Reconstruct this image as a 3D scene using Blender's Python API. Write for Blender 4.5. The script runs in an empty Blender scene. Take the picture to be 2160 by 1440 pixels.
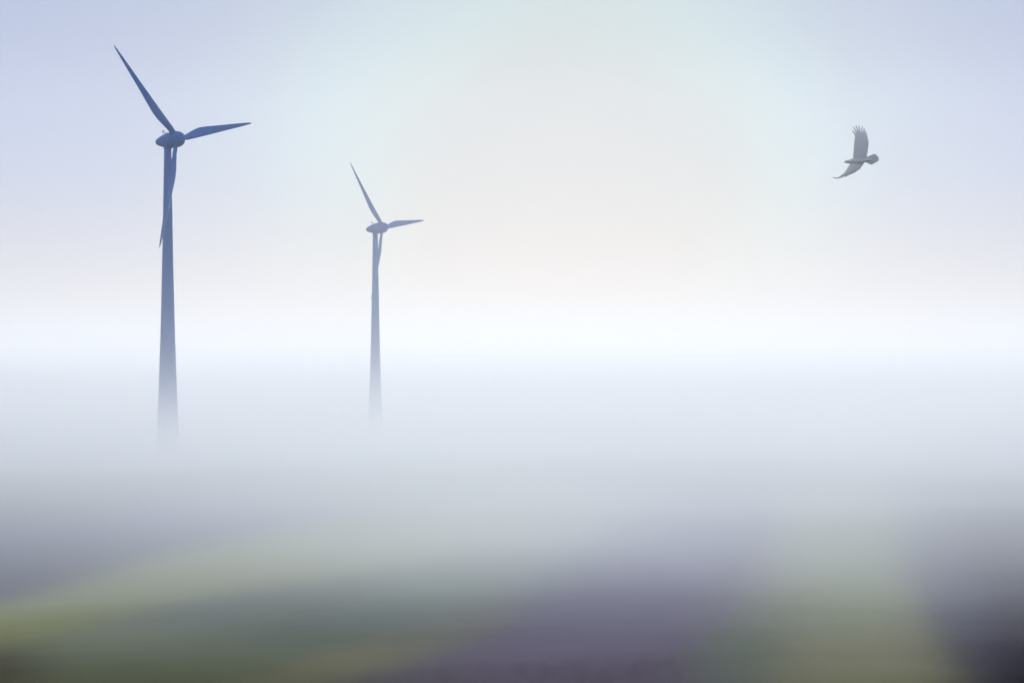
import bpy, bmesh, math, random
from mathutils import Vector, Matrix, noise

rnd = random.Random(7)
S = bpy.context.scene
COL = S.collection
R = math.radians


def lin(r, g, b):
    f = lambda c: (c / 255 / 12.92) if c / 255 <= 0.04045 else ((c / 255 + 0.055) / 1.055) ** 2.4
    return (f(r), f(g), f(b))


# ------------------------------------------------------------------ camera
FPX, CX, CY, HORIZON = 3550.0, 1080.0, 720.0, 820.0      # measured on the photograph
CAM_Z = 25.0
PITCH = 0.0                                               # level camera with a rising lens shift
cd = bpy.data.cameras.new('camera')
cam = bpy.data.objects.new('camera', cd)
COL.objects.link(cam)
cam.location = (0, 0, CAM_Z)
cam.rotation_euler = (math.pi / 2 + PITCH, 0, 0)
cd.sensor_width = 36
cd.lens = 36 * FPX / 2160
cd.shift_y = (HORIZON - CY) / 2160
cd.clip_start = 0.05
cd.clip_end = 20000
cd.dof.use_dof = True
cd.dof.focus_distance = 95
cd.dof.aperture_fstop = 0.95
S.camera = cam

# ------------------------------------------------------------------ sky, sun, exposure
SUN_EL, SUN_AZ = R(6.0), R(1.8)                          # azimuth from +Y towards +X
sun_dir = Vector((math.sin(SUN_AZ) * math.cos(SUN_EL), math.cos(SUN_AZ) * math.cos(SUN_EL), math.sin(SUN_EL)))

W = bpy.data.worlds.new('World')
S.world = W
W.use_nodes = True
nt = W.node_tree
nt.nodes.clear()
N = lambda t, **k: _node(nt, t, **k)


def _node(tree, t, **k):
    n = tree.nodes.new(t)
    for a, v in k.items():
        setattr(n, a, v)
    return n


tc = N('ShaderNodeTexCoord')
sky = N('ShaderNodeTexSky', sky_type='NISHITA', sun_disc=False)
sky.sun_elevation = SUN_EL
sky.sun_rotation = SUN_AZ
sky.dust_density = 4.0
sky.air_density = 1.0
sky.ozone_density = 3.0
bg_sky = N('ShaderNodeBackground')
bg_sky.inputs['Strength'].default_value = 0.05
nt.links.new(sky.outputs[0], bg_sky.inputs['Color'])
# thin veil of high mist: the aureole round the hidden sun, fading to pale blue away from it
dot = N('ShaderNodeVectorMath', operation='DOT_PRODUCT')
nt.links.new(tc.outputs['Generated'], dot.inputs[0])
dot.inputs[1].default_value = sun_dir
ac = N('ShaderNodeMath', operation='ARCCOSINE')
nt.links.new(dot.outputs['Value'], ac.inputs[0])
wob = N('ShaderNodeTexNoise')
wob.inputs['Scale'].default_value = 7.0
wob.inputs['Detail'].default_value = 2.0
nt.links.new(tc.outputs['Generated'], wob.inputs['Vector'])
wm = N('ShaderNodeMath', operation='MULTIPLY_ADD')
wm.inputs[1].default_value = 0.07
nt.links.new(wob.outputs['Fac'], wm.inputs[0])
sub = N('ShaderNodeMath', operation='SUBTRACT')
sub.inputs[1].default_value = 0.035
nt.links.new(sub.outputs[0], wm.inputs[2])
nt.links.new(ac.outputs[0], sub.inputs[0])
fac = N('ShaderNodeMath', operation='DIVIDE')
fac.inputs[1].default_value = math.pi
nt.links.new(wm.outputs[0], fac.inputs[0])
ramp = N('ShaderNodeValToRGB')
ramp.color_ramp.interpolation = 'B_SPLINE'
stops = [(0, (208, 213, 220)), (4.5, (208, 214, 219)), (6.0, (208, 222, 227)), (8.0, (206, 227, 235)),
         (11, (199, 212, 231)), (16, (189, 200, 229)), (24, (188, 200, 229)), (45, (189, 202, 230)),
         (90, (189, 202, 230)), (180, (189, 202, 230))]
els = ramp.color_ramp.elements
while len(els) < len(stops):
    els.new(0.5)
for e, (a, c) in zip(els, stops):
    e.position = a / 180
    e.color = (*lin(*c), 1)
nt.links.new(fac.outputs[0], ramp.inputs[0])
bg_veil = N('ShaderNodeBackground')
bg_veil.inputs['Strength'].default_value = 1.0
# low down the veil thickens to a pale warm white, all round the horizon
sep = N('ShaderNodeSeparateXYZ')
nt.links.new(tc.outputs['Generated'], sep.inputs[0])
lowf = N('ShaderNodeMapRange', interpolation_type='SMOOTHSTEP')
lowf.inputs['From Min'].default_value = math.sin(R(9))
lowf.inputs['From Max'].default_value = math.sin(R(0.5))
lowf.inputs['To Max'].default_value = 0.9
nt.links.new(sep.outputs['Z'], lowf.inputs['Value'])
lowc = N('ShaderNodeMix', data_type='RGBA')
nt.links.new(lowf.outputs[0], lowc.inputs['Factor'])
nt.links.new(ramp.outputs[0], lowc.inputs['A'])
lowc.inputs['B'].default_value = (*lin(236, 229, 226), 1)
nt.links.new(lowc.outputs['Result'], bg_veil.inputs['Color'])
mix = N('ShaderNodeMixShader')
mix.inputs[0].default_value = 0.92
nt.links.new(bg_sky.outputs[0], mix.inputs[1])
nt.links.new(bg_veil.outputs[0], mix.inputs[2])
wo = N('ShaderNodeOutputWorld')
nt.links.new(mix.outputs[0], wo.inputs['Surface'])

sd = bpy.data.lights.new('sun', 'SUN')
sd.energy = 3.4
sd.angle = R(10)
sd.color = (1.0, 0.995, 0.985)
sun = bpy.data.objects.new('sun', sd)
COL.objects.link(sun)
sun.rotation_euler = sun_dir.to_track_quat('Z', 'Y').to_euler()
sun.location = (0, 0, 300)

S.view_settings.view_transform = 'Standard'
S.view_settings.look = 'None'
S.view_settings.gamma = 1
S.view_settings.exposure = 0
S.view_settings.use_curve_mapping = False
S.cycles.volume_bounces = 2
S.cycles.max_bounces = 4
S.cycles.use_denoising = True
S.cycles.volume_max_steps = 1024


# ------------------------------------------------------------------ helpers
def pixel_dir(px, py):
    v = Vector((px - CX, 0, 0)) + FPX * Vector((0, math.cos(PITCH), math.sin(PITCH))) \
        + (HORIZON - py) * Vector((0, -math.sin(PITCH), math.cos(PITCH)))
    return v / FPX


def link(name, me, mat=None, parent=None):
    o = bpy.data.objects.new(name, me)
    COL.objects.link(o)
    if mat is not None:
        me.materials.append(mat)
    if parent is not None:
        o.parent = parent
    return o


def from_py(name, verts, faces, mat=None, parent=None, smooth=True):
    me = bpy.data.meshes.new(name)
    me.from_pydata([tuple(v) for v in verts], [], faces)
    me.update()
    if smooth:
        me.polygons.foreach_set('use_smooth', [True] * len(me.polygons))
    return link(name, me, mat, parent)


def tag(o, label=None, cat=None, group=None, kind=None):
    for k, v in (('label', label), ('category', cat), ('group', group), ('kind', kind)):
        if v:
            o[k] = v
    return o


def loft(rings, closed_ends=True):
    n = len(rings[0])
    verts = [p for r in rings for p in r]
    faces = []
    for i in range(len(rings) - 1):
        for j in range(n):
            k = (j + 1) % n
            faces.append((i * n + j, i * n + k, (i + 1) * n + k, (i + 1) * n + j))
    if closed_ends:
        faces.append(tuple(range(n - 1, -1, -1)))
        faces.append(tuple((len(rings) - 1) * n + j for j in range(n)))
    return verts, faces


def interp(tab, x):
    if x <= tab[0][0]:
        return tab[0][1]
    for (a, b), (c, d) in zip(tab, tab[1:]):
        if x <= c:
            return b + (d - b) * (x - a) / (c - a)
    return tab[-1][1]


def smooth_interp(tab, x):
    """Catmull-Rom through the table."""
    n = len(tab)
    if x <= tab[0][0]:
        return tab[0][1]
    if x >= tab[-1][0]:
        return tab[-1][1]
    for i in range(n - 1):
        if x <= tab[i + 1][0]:
            x0, y0 = tab[i]
            x1, y1 = tab[i + 1]
            h = x1 - x0
            t = (x - x0) / h
            m0 = (y1 - tab[i - 1][1]) / (x1 - tab[i - 1][0]) if i else (y1 - y0) / h
            m1 = (tab[i + 2][1] - y0) / (tab[i + 2][0] - x0) if i + 2 < n else (y1 - y0) / h
            return ((2 * t ** 3 - 3 * t * t + 1) * y0 + (t ** 3 - 2 * t * t + t) * h * m0
                    + (-2 * t ** 3 + 3 * t * t) * y1 + (t ** 3 - t * t) * h * m1)


# ------------------------------------------------------------------ materials
def principled(name, rough=0.6, spec=0.3):
    m = bpy.data.materials.new(name)
    m.use_nodes = True
    b = m.node_tree.nodes['Principled BSDF']
    b.inputs['Roughness'].default_value = rough
    b.inputs['Specular IOR Level'].default_value = spec
    return m, m.node_tree, b


def painted_steel():
    m, t, b = principled('slate_blue_paint', 0.55, 0.25)
    n = _node(t, 'ShaderNodeTexNoise')
    n.inputs['Scale'].default_value = 0.35
    n.inputs['Detail'].default_value = 6
    g = _node(t, 'ShaderNodeNewGeometry')
    mp = _node(t, 'ShaderNodeMapping')
    mp.inputs['Scale'].default_value = (1, 1, 0.12)
    t.links.new(g.outputs['Position'], mp.inputs['Vector'])
    t.links.new(mp.outputs[0], n.inputs['Vector'])
    r = _node(t, 'ShaderNodeValToRGB')
    r.color_ramp.elements[0].position = 0.35
    r.color_ramp.elements[0].color = (*PAINT_A, 1)
    r.color_ramp.elements[1].position = 0.7
    r.color_ramp.elements[1].color = (*PAINT_B, 1)
    t.links.new(n.outputs['Fac'], r.inputs[0])
    t.links.new(r.outputs[0], b.inputs['Base Color'])
    return m


PAINT_A = (0.011, 0.135, 0.43)
PAINT_B = (0.016, 0.155, 0.48)


def plumage():
    m, t, b = principled('grey_plumage', 0.9, 0.1)
    n = _node(t, 'ShaderNodeTexNoise')
    n.inputs['Scale'].default_value = 9
    n.inputs['Detail'].default_value = 4
    r = _node(t, 'ShaderNodeValToRGB')
    r.color_ramp.elements[0].position = 0.3
    r.color_ramp.elements[0].color = (0.72, 0.71, 0.68, 1)
    r.color_ramp.elements[1].position = 0.75
    r.color_ramp.elements[1].color = (0.76, 0.745, 0.71, 1)
    tcn = _node(t, 'ShaderNodeTexCoord')
    t.links.new(tcn.outputs['Object'], n.inputs['Vector'])
    t.links.new(n.outputs['Fac'], r.inputs[0])
    t.links.new(r.outputs[0], b.inputs['Base Color'])
    return m


def ground_material(name, fine=True):
    m, t, b = principled(name, 1.0, 0.0)
    b.inputs['IOR'].default_value = 1.0                   # loose vegetation: no sheen at grazing angles
    a = _node(t, 'ShaderNodeVertexColor')
    a.layer_name = 'tint'
    if fine:
        n = _node(t, 'ShaderNodeTexNoise')
        n.inputs['Scale'].default_value = 2.5
        n.inputs['Detail'].default_value = 5
        g = _node(t, 'ShaderNodeNewGeometry')
        t.links.new(g.outputs['Position'], n.inputs['Vector'])
        mr = _node(t, 'ShaderNodeMapRange')
        mr.inputs['From Min'].default_value = 0.3
        mr.inputs['From Max'].default_value = 0.7
        mr.inputs['To Min'].default_value = 0.92
        mr.inputs['To Max'].default_value = 1.08
        t.links.new(n.outputs['Fac'], mr.inputs['Value'])
        mx = _node(t, 'ShaderNodeVectorMath', operation='SCALE')
        t.links.new(a.outputs['Color'], mx.inputs[0])
        t.links.new(mr.outputs[0], mx.inputs['Scale'])
        t.links.new(mx.outputs[0], b.inputs['Base Color'])
        bp = _node(t, 'ShaderNodeBump')
        bp.inputs['Distance'].default_value = 0.05
        bp.inputs['Strength'].default_value = 0.3
        t.links.new(n.outputs['Fac'], bp.inputs['Height'])
        t.links.new(bp.outputs[0], b.inputs['Normal'])
    else:
        # thin leaves let part of the light through
        t.links.new(a.outputs['Color'], b.inputs['Base Color'])
        tr = _node(t, 'ShaderNodeBsdfTranslucent')
        t.links.new(a.outputs['Color'], tr.inputs['Color'])
        ms = _node(t, 'ShaderNodeMixShader')
        ms.inputs[0].default_value = 0.45
        t.links.new(b.outputs[0], ms.inputs[1])
        t.links.new(tr.outputs[0], ms.inputs[2])
        t.links.new(ms.outputs[0], t.nodes['Material Output'].inputs['Surface'])
    return m


# ------------------------------------------------------------------ the hillside
# height of the ground below the camera by distance in front of it (m): a hill falling to a plain
PROFILE = [(0.0, -0.85), (3, -0.87), (5.5, -1.0), (9, -1.48), (20, -2.99), (40, -5.40), (60, -7.3), (90, -9.6),
           (140, -12.7), (250, -16.6), (520, -21.1), (762, -25.0), (1200, -25.6), (3600, -26.0)]
LOGP = [(math.log(d + 1.5), z) for d, z in PROFILE]


def ground_z(x, y):
    d = math.hypot(x, y)
    z = smooth_interp(LOGP, math.log(d + 1.5))
    if y < 0:                                             # the hill levels off behind the camera
        k = min(1, -y / max(d, 1e-6) * 1.5)
        z = z * (1 - k) + (-0.85 - 0.01 * d) * k
    a = min(1, d / 60)
    z += a * 0.25 * noise.noise(Vector((x / 45, y / 70, 3.1))) * min(1, 400 / (d + 1)) * (1 + d / 200)
    z += 0.04 * noise.noise(Vector((x / 2.2, y / 3.0, 8.7))) * min(1, d / 6)
    return CAM_Z + z


def row_of(d):
    """photograph row at which the ground at distance d shows, for laying out the vegetation"""
    return HORIZON - FPX * (smooth_interp(LOGP, math.log(d + 1.5))) / max(d, 0.5)


GREEN = (0.105, 0.125, 0.065)
# patches of moorland, plus vignette painted at the edges: centre (azimuth px, row px), half sizes, lean, colour, strength
PATCHES = [
    # x, y, rx, ry, lean (dx per dy), base colour, weight
    (300, 1222, 210, 90, -4.7, (0.245, 0.255, 0.11), 1.5),      # yellow-green ridge running up to the right
    (30, 1295, 170, 45, -2.0, (0.15, 0.155, 0.022), 1.5),
    (840, 1140, 330, 45, -4.0, (0.25, 0.27, 0.16), 1.4),
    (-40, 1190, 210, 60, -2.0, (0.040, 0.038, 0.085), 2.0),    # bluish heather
    (330, 1120, 260, 40, -3.0, (0.105, 0.105, 0.165), 1.2),
    (500, 1280, 300, 50, -2.0, (0.125, 0.140, 0.105), 1.0),
    (680, 1320, 230, 50, -2.0, (0.105, 0.125, 0.090), 1.1),    # dark green hollow
    (330, 1350, 300, 40, 0.0, (0.115, 0.120, 0.070), 1.0),
    (250, 1440, 420, 60, 0.0, (0.078, 0.084, 0.042), 1.4),     # olive grass
    (-30, 1430, 110, 70, 0.0, (0.040, 0.030, 0.016), 2.0),  # lower left corner: vignette darkening put into the ground colour
    (760, 1390, 110, 70, -3.0, (0.135, 0.120, 0.062), 1.3),    # brown bracken
    (1000, 1225, 190, 80, -2.0, (0.175, 0.205, 0.150), 1.3),
    (950, 1320, 110, 60, -2.0, (0.145, 0.150, 0.115), 1.0),
    (1400, 1190, 190, 80, -1.3, (0.075, 0.068, 0.135), 1.9),   # heather
    (1330, 1285, 210, 80, -1.3, (0.130, 0.110, 0.150), 1.9),
    (1190, 1390, 230, 80, -1.3, (0.108, 0.086, 0.106), 1.9),
    (1000, 1450, 300, 40, 0.0, (0.078, 0.064, 0.070), 1.2),
    (1350, 1440, 200, 50, 0.0, (0.078, 0.062, 0.072), 1.4),
    (1760, 1165, 120, 80, 0.0, (0.26, 0.28, 0.16), 1.7),       # pale grass hump
    (1770, 1270, 170, 70, 0.0, (0.225, 0.235, 0.13), 1.7),
    (1810, 1380, 200, 70, 0.0, (0.17, 0.155, 0.090), 1.5),
    (1880, 1450, 200, 40, 0.0, (0.115, 0.110, 0.050), 1.2),
    (1560, 1380, 90, 90, -0.6, (0.095, 0.115, 0.078), 1.2),
    (2020, 1260, 80, 120, 0.5, (0.085, 0.078, 0.130), 1.2),
    (2190, 1200, 130, 90, 0.0, (0.022, 0.022, 0.045), 2.2),    # right edge down to the corner: lens vignette painted as dark ground
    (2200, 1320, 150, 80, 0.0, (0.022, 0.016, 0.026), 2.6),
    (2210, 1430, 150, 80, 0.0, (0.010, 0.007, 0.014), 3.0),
]


def ground_tint(x, y):
    d = max(math.hypot(x, y), 0.5)
    if y <= 0.2 * d:
        base = Vector(GREEN)
        t = noise.noise(Vector((x / 9, y / 9, 1.7)))
        return base.lerp(Vector((0.11, 0.095, 0.14)), max(0, min(1, 0.5 + t)))
    az = x / y
    px = CX + FPX * az
    py = min(row_of(d), 1500)
    far = HORIZON + 40
    wsum = 0.06
    c = Vector(GREEN) * 0.06
    t = noise.noise(Vector((az * 9, math.log(d) * 1.3, 4.2)))
    if abs(px - CX) > 1300:                                # beyond the frame the moor goes on, patch by patch
        wsum += 0.5
        c += Vector(GREEN).lerp(Vector((0.11, 0.095, 0.14)), max(0, min(1, 0.5 + 1.2 * t))) * 0.5
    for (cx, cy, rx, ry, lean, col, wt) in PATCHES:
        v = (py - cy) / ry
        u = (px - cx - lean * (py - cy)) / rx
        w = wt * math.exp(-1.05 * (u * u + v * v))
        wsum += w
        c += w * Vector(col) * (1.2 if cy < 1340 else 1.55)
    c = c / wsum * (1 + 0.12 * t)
    g = (c[0] + c[1] + c[2]) / 3
    return c.lerp(Vector((g, g, g)), 0.04)


def build_ground():
    az = []
    a = -180.0
    while a < 180:
        az.append(a)
        a += 0.35 if abs(a) < 24 else (1.5 if abs(a) < 60 else 4)
    ds = [0.25 * (3600 / 0.25) ** (i / 190) for i in range(191)]
    verts = [(0, 0, ground_z(0, 0.0))]
    for d in ds:
        for a in az:
            x, y = d * math.sin(R(a)), d * math.cos(R(a))
            verts.append((x, y, ground_z(x, y)))
    n = len(az)
    faces = [(0, 1 + (j + 1) % n, 1 + j) for j in range(n)]
    for i in range(len(ds) - 1):
        for j in range(n):
            k = (j + 1) % n
            faces.append((1 + i * n + j, 1 + i * n + k, 1 + (i + 1) * n + k, 1 + (i + 1) * n + j))
    o = from_py('ground', verts, faces, ground_material('moorland_soil'))
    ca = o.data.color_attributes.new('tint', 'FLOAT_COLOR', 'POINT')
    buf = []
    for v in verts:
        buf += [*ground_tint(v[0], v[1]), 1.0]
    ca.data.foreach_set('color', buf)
    tag(o, kind='structure')
    return o


build_ground()


# ------------------------------------------------------------------ wind turbines
def revolve(profile, seg=40):
    """profile of (s along local Y axis, radius)"""
    rings = []
    for s, r in profile:
        rings.append([Vector((r * math.cos(2 * math.pi * j / seg), s, r * math.sin(2 * math.pi * j / seg))) for j in range(seg)])
    return loft(rings)


def egg(tab, n=36):
    """smooth curve through an (s, r) table whose ends close on the axis"""
    s0, s1 = tab[0][0], tab[-1][0]
    out = []
    for i in range(n + 1):
        u = 0.5 - 0.5 * math.cos(math.pi * i / n)
        s = s0 + (s1 - s0) * u
        out.append((s, max(0.002, interp(tab, s))))
    return out


BLADE_R = 35.5
TE = [(2.2, 0.80), (3.6, 0.78), (5.5, 1.15), (8.0, 1.72), (10.5, 2.05), (12.5, 2.10), (15, 1.92), (20, 1.50), (28, 0.92),
      (33, 0.50), (35.0, 0.24), (35.5, 0.05)]
LE = [(2.2, 0.80), (3.6, 0.92), (5.5, 0.93), (8.0, 0.90), (12.5, 0.80), (20, 0.62), (28, 0.42), (33, 0.26), (35.0, 0.14), (35.5, 0.03)]
TH = [(2.2, 1.60), (3.6, 1.50), (5.5, 1.20), (8.0, 0.92), (12.5, 0.66), (20, 0.42), (28, 0.25), (33, 0.14), (35.0, 0.08), (35.5, 0.03)]


def blade_mesh():
    """blade along local +Z from the rotor centre, chord along local X (trailing edge +X), rotor axis local -Y"""
    rings = []
    stations = [2.0] + [2.2 + (BLADE_R - 2.2) * (i / 44) for i in range(45)]
    for r in stations:
        te, le, th = smooth_interp(TE, r), smooth_interp(LE, r), smooth_interp(TH, r)
        tw = R(-11 + 10 * min(1, r / 26))
        foil = max(0.0, min(1.0, (r - 3.0) / 5.0))
        ring = []
        for j in range(20):
            a = 2 * math.pi * j / 20
            c = math.cos(a)
            x = (te - le) / 2 + (te + le) / 2 * c
            y = th / 2 * math.sin(a) * (1 + foil * (-0.45 * c - 0.12 + 0.12 * c * c))
            bend = -0.0011 * r * r                       # blades sweep a little upwind towards the tip
            ring.append(Vector((x * math.cos(tw) - y * math.sin(tw), -x * math.sin(tw) * -1 * -1 + y * math.cos(tw) + 0 * bend, r)))
        rings.append(ring)
    return loft(rings)


STEEL = painted_steel()
TOWER_D = [(0, 7.7), (4.6, 7.1), (15, 6.1), (28, 5.15), (43, 4.25), (56, 3.7), (68, 3.2), (82, 2.72), (95, 2.30), (98, 2.2)]


def make_turbine(hub, yaw, tilt, phi, label):
    n = Vector((math.sin(yaw) * math.cos(tilt), -math.cos(yaw) * math.cos(tilt), math.sin(tilt)))
    e1 = Vector((0, 0, 1)).cross(n).normalized()
    e2 = n.cross(e1)
    hub = Vector(hub)
    axis0 = hub - n * 4.05                                # where the tower axis meets the shaft
    gz = ground_z(axis0.x, axis0.y)
    root = bpy.data.objects.new('wind_turbine', None)
    COL.objects.link(root)
    root.location = (axis0.x, axis0.y, gz)
    root.empty_display_size = 5
    tag(root, label, 'wind turbine', 'wind turbines in the mist')
    top = axis0.z - gz - 2.15
    # tower
    rings = []
    hs = [-1.5] + [top * i / 60 for i in range(61)]
    for h in hs:
        rr = smooth_interp(TOWER_D, max(0, h) * 98 / (top + 2)) / 2
        rings.append([Vector((rr * math.cos(2 * math.pi * j / 48), rr * math.sin(2 * math.pi * j / 48), h)) for j in range(48)])
    v, f = loft(rings)
    tower = from_py('tower', v, f, STEEL, root)
    # flange joints of the tower sections
    for h in (22.0, 45.0, 68.0):
        rr = smooth_interp(TOWER_D, h * 98 / (top + 2)) / 2
        ring = [[Vector(((rr + e) * math.cos(2 * math.pi * j / 48), (rr + e) * math.sin(2 * math.pi * j / 48), h + dz))
                 for j in range(48)] for e, dz in ((-0.02, -0.10), (0.025, -0.08), (0.025, 0.08), (-0.02, 0.10))]
        v, f = loft(ring, False)
        from_py('joint_ring', v, f, STEEL, tower)
    # yaw collar flaring into the nacelle
    rings = []
    for dz, rr in ((-1.0, 1.12), (-0.3, 1.22), (0.2, 1.42), (0.6, 1.75), (0.9, 2.0)):
        rings.append([Vector((rr * math.cos(2 * math.pi * j / 48), rr * math.sin(2 * math.pi * j / 48), top + dz)) for j in range(48)])
    v, f = loft(rings)
    from_py('yaw_collar', v, f, STEEL, root)
    # nacelle frame: local Y along the shaft (towards the nose)
    M = Matrix((-e1, n, e2)).transposed().to_4x4()
    M.translation = hub - root.location
    nac = [(-9.1, 0.0), (-9.0, 0.38), (-8.7, 0.74), (-8.0, 1.15), (-6.8, 1.58), (-5.4, 1.98), (-3.9, 2.31), (-2.4, 2.50), (-1.3, 2.58), (-0.95, 2.57)]
    v, f = revolve(egg(nac), 48)
    o = from_py('nacelle', v, f, STEEL, root)
    o.matrix_local = M
    spin = [(-0.86, 2.54), (0, 2.50), (0.7, 2.36), (1.4, 2.08), (2.0, 1.66), (2.5, 1.12), (2.75, 0.62), (2.85, 0.0)]
    v, f = revolve(egg(spin, 28), 48)
    h_ = from_py('hub', v, f, STEEL, root)
    h_.matrix_local = M
    # weather mast on the nacelle: post, cross arm, two sensors
    v, f = [], []

    def add(vs, fs):
        b = len(v)
        v.extend(vs)
        f.extend([tuple(b + i for i in q) for q in fs])

    def tube(p, q, r0, r1, seg=10):
        p, q = Vector(p), Vector(q)
        d = (q - p).normalized()
        a = d.orthogonal().normalized()
        b = d.cross(a)
        add(*loft([[c + rr * (a * math.cos(2 * math.pi * j / seg) + b * math.sin(2 * math.pi * j / seg)) for j in range(seg)]
                   for c, rr in ((p, r0), (q, r1))]))

    tube((0, -5.9, 1.6), (0, -5.9, 3.15), 0.07, 0.05)
    tube((-0.45, -5.9, 2.75), (0.45, -5.9, 2.75), 0.04, 0.04)
    tube((0, -5.9, 3.1), (0, -5.9, 3.45), 0.20, 0.20, 12)
    tube((-0.45, -5.9, 2.7), (-0.45, -5.9, 3.05), 0.12, 0.12)
    tube((0.45, -5.9, 2.7), (0.45, -5.9, 3.05), 0.12, 0.12)
    o = from_py('weather_mast', v, f, STEEL, root, False)
    o.matrix_local = M
    v, f = [], []
    tube((0, -4.9, 1.85), (0, -4.9, 2.75), 0.16, 0.12)
    o = from_py('beacon_lamp', v, f, STEEL, root, False)
    o.matrix_local = M
    # blades
    bv, bf = blade_mesh()
    me = None
    for k in range(3):
        a = phi + k * 2 * math.pi / 3
        er = math.cos(a) * e1 + math.sin(a) * e2
        et = -math.sin(a) * e1 + math.cos(a) * e2
        B = Matrix((et, -n, er)).transposed().to_4x4()
        B.translation = hub - root.location
        if me is None:
            b = from_py('blade', bv, bf, STEEL, root)
            me = b.data
        else:
            b = link('blade', me, None, root)
        b.matrix_local = B
    return root


make_turbine((-103.519, 520.420, 102.189), R(56.485), R(2.190), R(135.429),
             'darker slate blue three bladed wind turbine, its tapering tower fading into the mist')
make_turbine((-58.641, 763.083, 98.118), R(59.687), R(3.689), R(130.124),
             'paler blue three bladed wind turbine standing farther off, more veiled by mist')


# ------------------------------------------------------------------ the eagle
BIRD_D = 46.0
BSC = BIRD_D / FPX / 10.2857                              # metres per unit of the measured outline


def bird():
    bx, by = 740.0, 915.0
    v, f = [], []

    def add(vs, fs):
        b = len(v)
        v.extend(vs)
        f.extend([tuple(b + i for i in q) for q in fs])

    # local frame: X right, Z up, Y away from the camera
    def P(x, y, depth=0.0):
        return Vector(((x - bx) * BSC, depth * BSC, (by - y) * BSC))

    # depth of the two wings: the raised one leans back, the lowered one comes forward
    def depth_up(x, y):
        s = max(0, 870 - y) / 720
        return 40 * s + 190 * s * s + 0.12 * (x - 780)

    def depth_dn(x, y):
        s = max(0, (y - 950) / 330 + max(0, 560 - x) / 900)
        return -130 * s + 0.10 * (x - 600)

    def sheet(front, back, depth, thick, m=8):
        """wing surface between a leading and a trailing polyline with the same number of points"""
        n = len(front)
        up, lo = [], []
        for i in range(n):
            for j in range(m + 1):
                t = j / m
                x = front[i][0] + (back[i][0] - front[i][0]) * t
                y = front[i][1] + (back[i][1] - front[i][1]) * t
                w = math.hypot(back[i][0] - front[i][0], back[i][1] - front[i][1])
                th = thick(i / (n - 1)) * (0.25 + 1.5 * math.sqrt(max(t, 0.02)) * (1 - t)) * min(1, w / 120 + .2)
                camber = -0.10 * w * math.sin(math.pi * t)
                dd = depth(x, y) + camber
                up.append(P(x, y, dd - th / 2))
                lo.append(P(x, y, dd + th / 2))
        k = m + 1
        nn = n * k
        fs = []
        for i in range(n - 1):
            for j in range(m):
                q = (i * k + j, i * k + j + 1, (i + 1) * k + j + 1, (i + 1) * k + j)
                fs.append(q)
                fs.append(tuple(nn + a for a in reversed(q)))
        edge = [i * k for i in range(n)] + [(n - 1) * k + j for j in range(1, k)] + [i * k + m for i in range(n - 2, -1, -1)] + [j for j in range(m - 1, 0, -1)]
        for a, b in zip(edge, edge[1:] + edge[:1]):
            fs.append((a, b, nn + b, nn + a))
        add(up + lo, fs)

    def feather(pts, w0, w1, depth, th=7, taper=0.35):
        n = len(pts)
        rings = []
        for i, (x, y) in enumerate(pts):
            a = pts[max(0, i - 1)]
            b = pts[min(n - 1, i + 1)]
            tx, ty = b[0] - a[0], b[1] - a[1]
            l = math.hypot(tx, ty)
            nx, ny = -ty / l, tx / l
            t = i / (n - 1)
            w = (w0 + (w1 - w0) * t) / 2 * (1 if i < n - 1 else taper)
            h = max(7.0, th * (1 - 0.4 * t))
            dd = depth(x, y)
            rings.append([P(x + nx * w * math.cos(q), y + ny * w * math.cos(q), dd + h * math.sin(q))
                          for q in [2 * math.pi * j / 8 for j in range(8)]])
        add(*loft(rings))

    def curve(pts, n=7):
        """resample three control points as a soft curve"""
        a, b, c = pts
        out = []
        for i in range(n):
            t = i / (n - 1)
            out.append(tuple((1 - t) ** 2 * a[k] + 2 * t * (1 - t) * (2 * b[k] - (a[k] + c[k]) / 2) + t * t * c[k] for k in (0, 1)))
        return out

    # raised wing
    front = [(585, 945), (606, 880), (615, 830), (622, 760), (627, 690), (630, 620), (636, 540), (644, 470), (654, 410), (672, 360), (700, 325), (740, 305)]
    back = [(850, 945), (880, 880), (900, 840), (906, 780), (918, 720), (930, 650), (936, 590), (938, 520), (926, 450), (910, 385), (890, 335), (850, 306)]
    sheet(front, back, depth_up, lambda s: 60 * (1 - s) + 16)
    for a, b, c, w0, w1 in (
            ((690, 430), (648, 335), (588, 250), 42, 21),
            ((705, 400), (668, 270), (614, 178), 42, 21),
            ((720, 390), (706, 240), (664, 148), 42, 22),
            ((748, 390), (748, 250), (742, 146), 42, 23),
            ((775, 390), (797, 255), (816, 170), 42, 23),
            ((810, 390), (842, 275), (866, 220), 42, 23),
            ((835, 390), (870, 305), (886, 266), 42, 24),
            ((850, 400), (890, 345), (914, 325), 44, 24)):
        feather(curve((a, b, c)), w0, w1, depth_up)
    # secondaries: short feathers breaking up the trailing edge
    for (x, y, dx, dy) in ((885, 395, 42, -16), (895, 440, 42, -4), (902, 480, 46, 4), (905, 520, 50, 10), (905, 555, 48, 18), (898, 600, 50, 14),
                           (895, 645, 48, 18), (890, 690, 44, 22), (882, 735, 46, 18), (875, 775, 42, 26), (868, 820, 44, 12)):
        feather([(x, y), (x + dx * .6, y + dy * .6), (x + dx, y + dy)], 40, 20, depth_up, 8, 0.6)
    # lowered wing
    front = [(545, 905), (548, 960), (538, 1005), (510, 1045), (480, 1088), (448, 1135), (415, 1178), (385, 1210), (362, 1230)]
    back = [(850, 935), (838, 985), (812, 1022), (782, 1060), (750, 1098), (712, 1132), (640, 1172), (560, 1208), (455, 1245)]
    sheet(front, back, depth_dn, lambda s: 60 * (1 - s) + 14)
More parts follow.
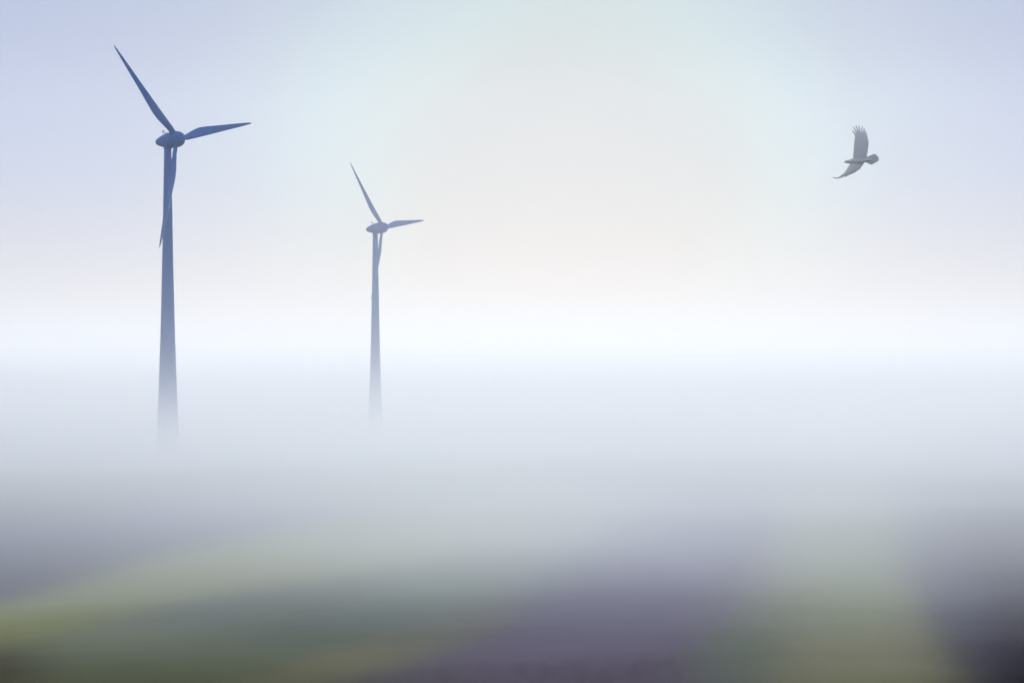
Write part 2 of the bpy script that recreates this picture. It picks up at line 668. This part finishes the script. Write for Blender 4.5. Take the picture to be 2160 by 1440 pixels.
    feather([(400, 1205), (352, 1248), (305, 1275), (255, 1275), (210, 1264), (170, 1258)], 46, 18, depth_dn, 7)
    feather([(430, 1200), (395, 1245), (340, 1270), (285, 1285)], 40, 18, depth_dn, 6)
    for (x, y, dx, dy) in ((425, 1205, -35, 66), (470, 1205, -26, 70), (510, 1190, -20, 52), (560, 1170, -8, 46), (610, 1150, 4, 42), (660, 1125, 10, 40),
                           (710, 1090, 18, 40), (750, 1050, 26, 36), (790, 1000, 34, 20)):
        feather([(x, y), (x + dx * .6, y + dy * .6), (x + dx, y + dy)], 44, 18, depth_dn, 8, 0.6)
    # tail fan
    tf = [(870, 900), (900, 905), (950, 905)]
    for ex, ey in ((1090, 786), (1122, 812), (1146, 842), (1164, 872), (1168, 904), (1154, 930), (1118, 952), (1078, 976), (1034, 1000)):
        sx, sy = 860, 905 + (ey - 905) * 0.22
        feather([(sx, sy), (sx + (ex - sx) * .5, sy + (ey - sy) * .55), (sx + (ex - sx) * .85, sy + (ey - sy) * .88), (ex, ey)],
                30, 52, lambda x, y: 20 + (x - 860) * 0.25, 10, 0.45)
    # body, neck, head and hooked beak as one swept form
    spine = [(431, 962, 4), (434, 948, 13), (447, 935, 23), (470, 932, 33), (500, 932, 36), (535, 931, 41), (580, 927, 54), (640, 926, 72), (710, 924, 80),
             (780, 920, 74), (840, 912, 56), (890, 908, 40), (960, 906, 26), (1020, 904, 10)]
    rings = []
    for i, (x, y, r) in enumerate(spine):
        a = spine[max(0, i - 1)]
        b = spine[min(len(spine) - 1, i + 1)]
        tx, ty = b[0] - a[0], b[1] - a[1]
        l = math.hypot(tx, ty)
        nx, ny = -ty / l, tx / l
        wd = 1.05 if 4 < i < 11 else 0.85
        rings.append([P(x + nx * r * math.cos(q), y + ny * r * math.cos(q), 10 + (x - 740) * 0.10 + wd * r * math.sin(q))
                      for q in [2 * math.pi * j / 20 for j in range(20)]])
    add(*loft(rings))
    me = bpy.data.meshes.new('eagle')
    me.from_pydata([tuple(p) for p in v], [], f)
    bm = bmesh.new()
    bm.from_mesh(me)
    bmesh.ops.recalc_face_normals(bm, faces=bm.faces)
    bm.to_mesh(me)
    bm.free()
    o = link('eagle', me, plumage())
    rm = o.modifiers.new('fuse', 'REMESH')                # fuses wings, feathers, tail and trunk into one skin
    rm.mode = 'VOXEL'
    rm.voxel_size = 0.0065
    rm.use_smooth_shade = True
    dvec = pixel_dir(1740 + bx / 10.2857, 250 + by / 10.2857)
    o.location = Vector((0, 0, CAM_Z)) + dvec * BIRD_D
    # turn the outline's plane to face along the line of sight from the hill
    yaw = math.atan2(-dvec.x, dvec.y)
    o.rotation_euler = (math.atan2(dvec.z, dvec.y), 0, yaw)
    tag(o, 'grey eagle gliding in the sky, wing raised and finger feathers spread', 'eagle')
    return o


bird()


# ------------------------------------------------------------------ moor vegetation on the near slope
def vegetation():
    sets = {'moor_grass': ([], [], []), 'heather': ([], [], [])}
    cnt = 0
    tries = 0
    while cnt < 16000 and tries < 400000:
        tries += 1
        d = 2.2 * (13 / 2.2) ** rnd.random()
        if rnd.random() > min(1, (d / 6) ** 0.8 + 0.1) * (1 - d / 13.5) ** 1.5:
            continue
        a = R(rnd.uniform(-26, 26))
        x, y = d * math.sin(a), d * math.cos(a)
        c = ground_tint(x, y)
        purple = c[2] > c[1] * 1.02 and c[0] > c[1]
        if purple and rnd.random() < 0.5:
            continue
        V, F, Cc = sets['heather' if purple else 'moor_grass']
        z = ground_z(x, y)
        j = rnd.uniform(1.0, 1.5)
        c = Vector((c[0] * j * rnd.uniform(.94, 1.06), c[1] * j, c[2] * j * rnd.uniform(.92, 1.08)))
        if purple:
            c *= 1.4                                     # heather sprigs are tinted paler than the ground they cover
        far = 1 + d / 25
        low = max(0.12, 1 - d / 14)
        if purple:
            # a sprig: a leaning stem of small overlapping bells
            hgt = rnd.uniform(0.02, 0.045) * low
            la = rnd.uniform(0, 6.283)
            lx, ly = 0.4 * hgt * math.cos(la), 0.4 * hgt * math.sin(la)
            for k in range(4):
                t = (k + 0.6) / 4
                p = Vector((x + lx * t, y + ly * t, z + hgt * t))
                s = 0.006 * far * (1.15 - 0.5 * t)
                b0 = len(V)
                q = rnd.uniform(0, 6.283)
                u = Vector((math.cos(q), math.sin(q), rnd.uniform(-.4, .4))) * s
                w = Vector((-math.sin(q), math.cos(q), rnd.uniform(0.2, 1.2))) * s
                V += [p - u, p + w, p + u, p - w]
                F.append((b0, b0 + 1, b0 + 2, b0 + 3))
                Cc += [c] * 4
        else:
            hgt = rnd.uniform(0.02, 0.05) * low
            la = rnd.uniform(0, 6.283)
            le = rnd.uniform(0.15, 0.7) * hgt
            w = 0.004 * far
            q = la + 1.57 + rnd.uniform(-.6, .6)
            s = Vector((math.cos(q), math.sin(q), 0)) * w
            p = Vector((x, y, z - 0.01))
            m = p + Vector((math.cos(la) * le * .35, math.sin(la) * le * .35, hgt * .6))
            t = p + Vector((math.cos(la) * le, math.sin(la) * le, hgt))
            b0 = len(V)
            V += [p - s, p + s, m + s * .8, m - s * .8, t]
            F.append((b0, b0 + 1, b0 + 2, b0 + 3))
            F.append((b0 + 3, b0 + 2, b0 + 4))
            Cc += [c] * 5
        cnt += 1
    mat = ground_material('moor_leaf', False)
    for nm, (V, F, Cc) in sets.items():
        if not V:
            continue
        o = from_py(nm, V, F, mat, None, False)
        ca = o.data.color_attributes.new('tint', 'FLOAT_COLOR', 'POINT')
        buf = []
        for c in Cc:
            buf += [c[0], c[1], c[2], 1.0]
        ca.data.foreach_set('color', buf)
        tag(o, {'moor_grass': 'short green moor grass covering the near hillside',
                'heather': 'dull purple heather growing in patches on the near hillside'}[nm],
            {'moor_grass': 'grass', 'heather': 'heather'}[nm], kind='stuff')


vegetation()


# ------------------------------------------------------------------ the air: mist pooled in the valley, thinning with height
FOG_AT_CAM, FOG_SCALE, FOG_BASE, FOG_BANK = 0.00140, 8.7, 0.00003, 0.00105
FAR_DENSITY, FAR_SCALE, SLOPE_MIST = 0.006, 34.0, 0.0052


def haze():
    x0, x1, y0, y1, z0, z1 = -3650, 3650, -3650, 3650, -4.5, 150
    vs = [(x, y, z) for x in (x0, x1) for y in (y0, y1) for z in (z0, z1)]
    fs = [(0, 1, 3, 2), (4, 6, 7, 5), (0, 4, 5, 1), (2, 3, 7, 6), (0, 2, 6, 4), (1, 5, 7, 3)]
    m = bpy.data.materials.new('valley_mist')
    m.use_nodes = True
    t = m.node_tree
    t.nodes.clear()
    out = _node(t, 'ShaderNodeOutputMaterial')
    pv = _node(t, 'ShaderNodeVolumePrincipled')
    pv.inputs['Color'].default_value = (0.970, 0.986, 0.988, 1)
    pv.inputs['Anisotropy'].default_value = 0.35
    g = _node(t, 'ShaderNodeNewGeometry')
    sx = _node(t, 'ShaderNodeSeparateXYZ')
    t.links.new(g.outputs['Position'], sx.inputs[0])
    a = _node(t, 'ShaderNodeMath', operation='SUBTRACT')
    a.inputs[0].default_value = CAM_Z
    t.links.new(sx.outputs['Z'], a.inputs[1])
    b = _node(t, 'ShaderNodeMath', operation='DIVIDE')
    b.inputs[1].default_value = FOG_SCALE
    t.links.new(a.outputs[0], b.inputs[0])
    e = _node(t, 'ShaderNodeMath', operation='EXPONENT')
    t.links.new(b.outputs[0], e.inputs[0])
    k = _node(t, 'ShaderNodeMath', operation='MULTIPLY_ADD')
    # the pooled mist is uneven: thicker and thinner drifts
    mpn = _node(t, 'ShaderNodeMapping')
    mpn.inputs['Scale'].default_value = (1 / 110, 1 / 160, 1 / 22)
    t.links.new(g.outputs['Position'], mpn.inputs['Vector'])
    nz = _node(t, 'ShaderNodeTexNoise')
    nz.inputs['Scale'].default_value = 1.0
    nz.inputs['Detail'].default_value = 0.0
    t.links.new(mpn.outputs[0], nz.inputs['Vector'])
    nm = _node(t, 'ShaderNodeMapRange')
    nm.inputs['From Min'].default_value = 0.3
    nm.inputs['From Max'].default_value = 0.7
    nm.inputs['To Min'].default_value = FOG_AT_CAM * 0.6
    nm.inputs['To Max'].default_value = FOG_AT_CAM * 1.4
    t.links.new(nz.outputs['Fac'], nm.inputs['Value'])
    t.links.new(nm.outputs[0], k.inputs[1])
    # a bank of mist drifting across the plain between the two turbines
    c = _node(t, 'ShaderNodeMath', operation='MULTIPLY_ADD')
    c.inputs[1].default_value = 1 / 90
    c.inputs[2].default_value = -650 / 90
    t.links.new(sx.outputs['Y'], c.inputs[0])
    c2 = _node(t, 'ShaderNodeMath', operation='MULTIPLY')
    t.links.new(c.outputs[0], c2.inputs[0])
    t.links.new(c.outputs[0], c2.inputs[1])
    c3 = _node(t, 'ShaderNodeMath', operation='MULTIPLY')
    c3.inputs[1].default_value = -1
    t.links.new(c2.outputs[0], c3.inputs[0])
    c4 = _node(t, 'ShaderNodeMath', operation='EXPONENT')
    t.links.new(c3.outputs[0], c4.inputs[0])
    c5 = _node(t, 'ShaderNodeMath', operation='MULTIPLY_ADD')
    c5.inputs[1].default_value = FOG_BANK
    c5.inputs[2].default_value = FOG_BASE
    t.links.new(c4.outputs[0], c5.inputs[0])
    # beyond the turbines the mist lies deeper
    f1 = _node(t, 'ShaderNodeMapRange', interpolation_type='SMOOTHSTEP')
    f1.inputs['From Min'].default_value = 850
    f1.inputs['From Max'].default_value = 1500
    f1.inputs['To Max'].default_value = FAR_DENSITY
    t.links.new(sx.outputs['Y'], f1.inputs['Value'])
    f2 = _node(t, 'ShaderNodeMath', operation='MULTIPLY')
    f2.inputs[1].default_value = -1 / FAR_SCALE
    t.links.new(sx.outputs['Z'], f2.inputs[0])
    f3 = _node(t, 'ShaderNodeMath', operation='EXPONENT')
    t.links.new(f2.outputs[0], f3.inputs[0])
    f4 = _node(t, 'ShaderNodeMath', operation='MULTIPLY_ADD')
    t.links.new(f3.outputs[0], f4.inputs[0])
    t.links.new(f1.outputs[0], f4.inputs[1])
    t.links.new(c5.outputs[0], f4.inputs[2])
    # shallow mist creeping up the near slope
    g1 = _node(t, 'ShaderNodeMath', operation='MULTIPLY_ADD')
    g1.inputs[1].default_value = 1 / 60
    g1.inputs[2].default_value = -65 / 60
    t.links.new(sx.outputs['Y'], g1.inputs[0])
    g2 = _node(t, 'ShaderNodeMath', operation='MULTIPLY')
    t.links.new(g1.outputs[0], g2.inputs[0])
    t.links.new(g1.outputs[0], g2.inputs[1])
    g3 = _node(t, 'ShaderNodeMath', operation='MULTIPLY_ADD')
    g3.inputs[1].default_value = -1 / 3.5
    g3.inputs[2].default_value = 17.5 / 3.5
    t.links.new(sx.outputs['Z'], g3.inputs[0])
    g4 = _node(t, 'ShaderNodeMath', operation='SUBTRACT')
    t.links.new(g3.outputs[0], g4.inputs[0])
    t.links.new(g2.outputs[0], g4.inputs[1])
    h1 = _node(t, 'ShaderNodeMath', operation='MULTIPLY_ADD')
    h1.inputs[1].default_value = 1 / 16
    h1.inputs[2].default_value = -2 / 16
    t.links.new(sx.outputs['X'], h1.inputs[0])
    h2 = _node(t, 'ShaderNodeMath', operation='MULTIPLY')
    t.links.new(h1.outputs[0], h2.inputs[0])
    t.links.new(h1.outputs[0], h2.inputs[1])
    h3 = _node(t, 'ShaderNodeMath', operation='SUBTRACT')
    t.links.new(g4.outputs[0], h3.inputs[0])
    t.links.new(h2.outputs[0], h3.inputs[1])
    g5 = _node(t, 'ShaderNodeMath', operation='EXPONENT')
    t.links.new(h3.outputs[0], g5.inputs[0])
    g6 = _node(t, 'ShaderNodeMath', operation='MULTIPLY_ADD')
    g6.inputs[1].default_value = SLOPE_MIST
    t.links.new(g5.outputs[0], g6.inputs[0])
    t.links.new(f4.outputs[0], g6.inputs[2])
    t.links.new(g6.outputs[0], k.inputs[2])
    t.links.new(e.outputs[0], k.inputs[0])
    t.links.new(k.outputs[0], pv.inputs['Density'])
    t.links.new(pv.outputs[0], out.inputs['Volume'])
    try:
        m.cycles.volume_step_rate = 0.15
    except Exception:
        m.volume_step_rate = 0.15
    o = from_py('haze', vs, fs, m, None, False)
    tag(o, 'pale mist pooled over the plain', 'mist', kind='stuff')


haze()
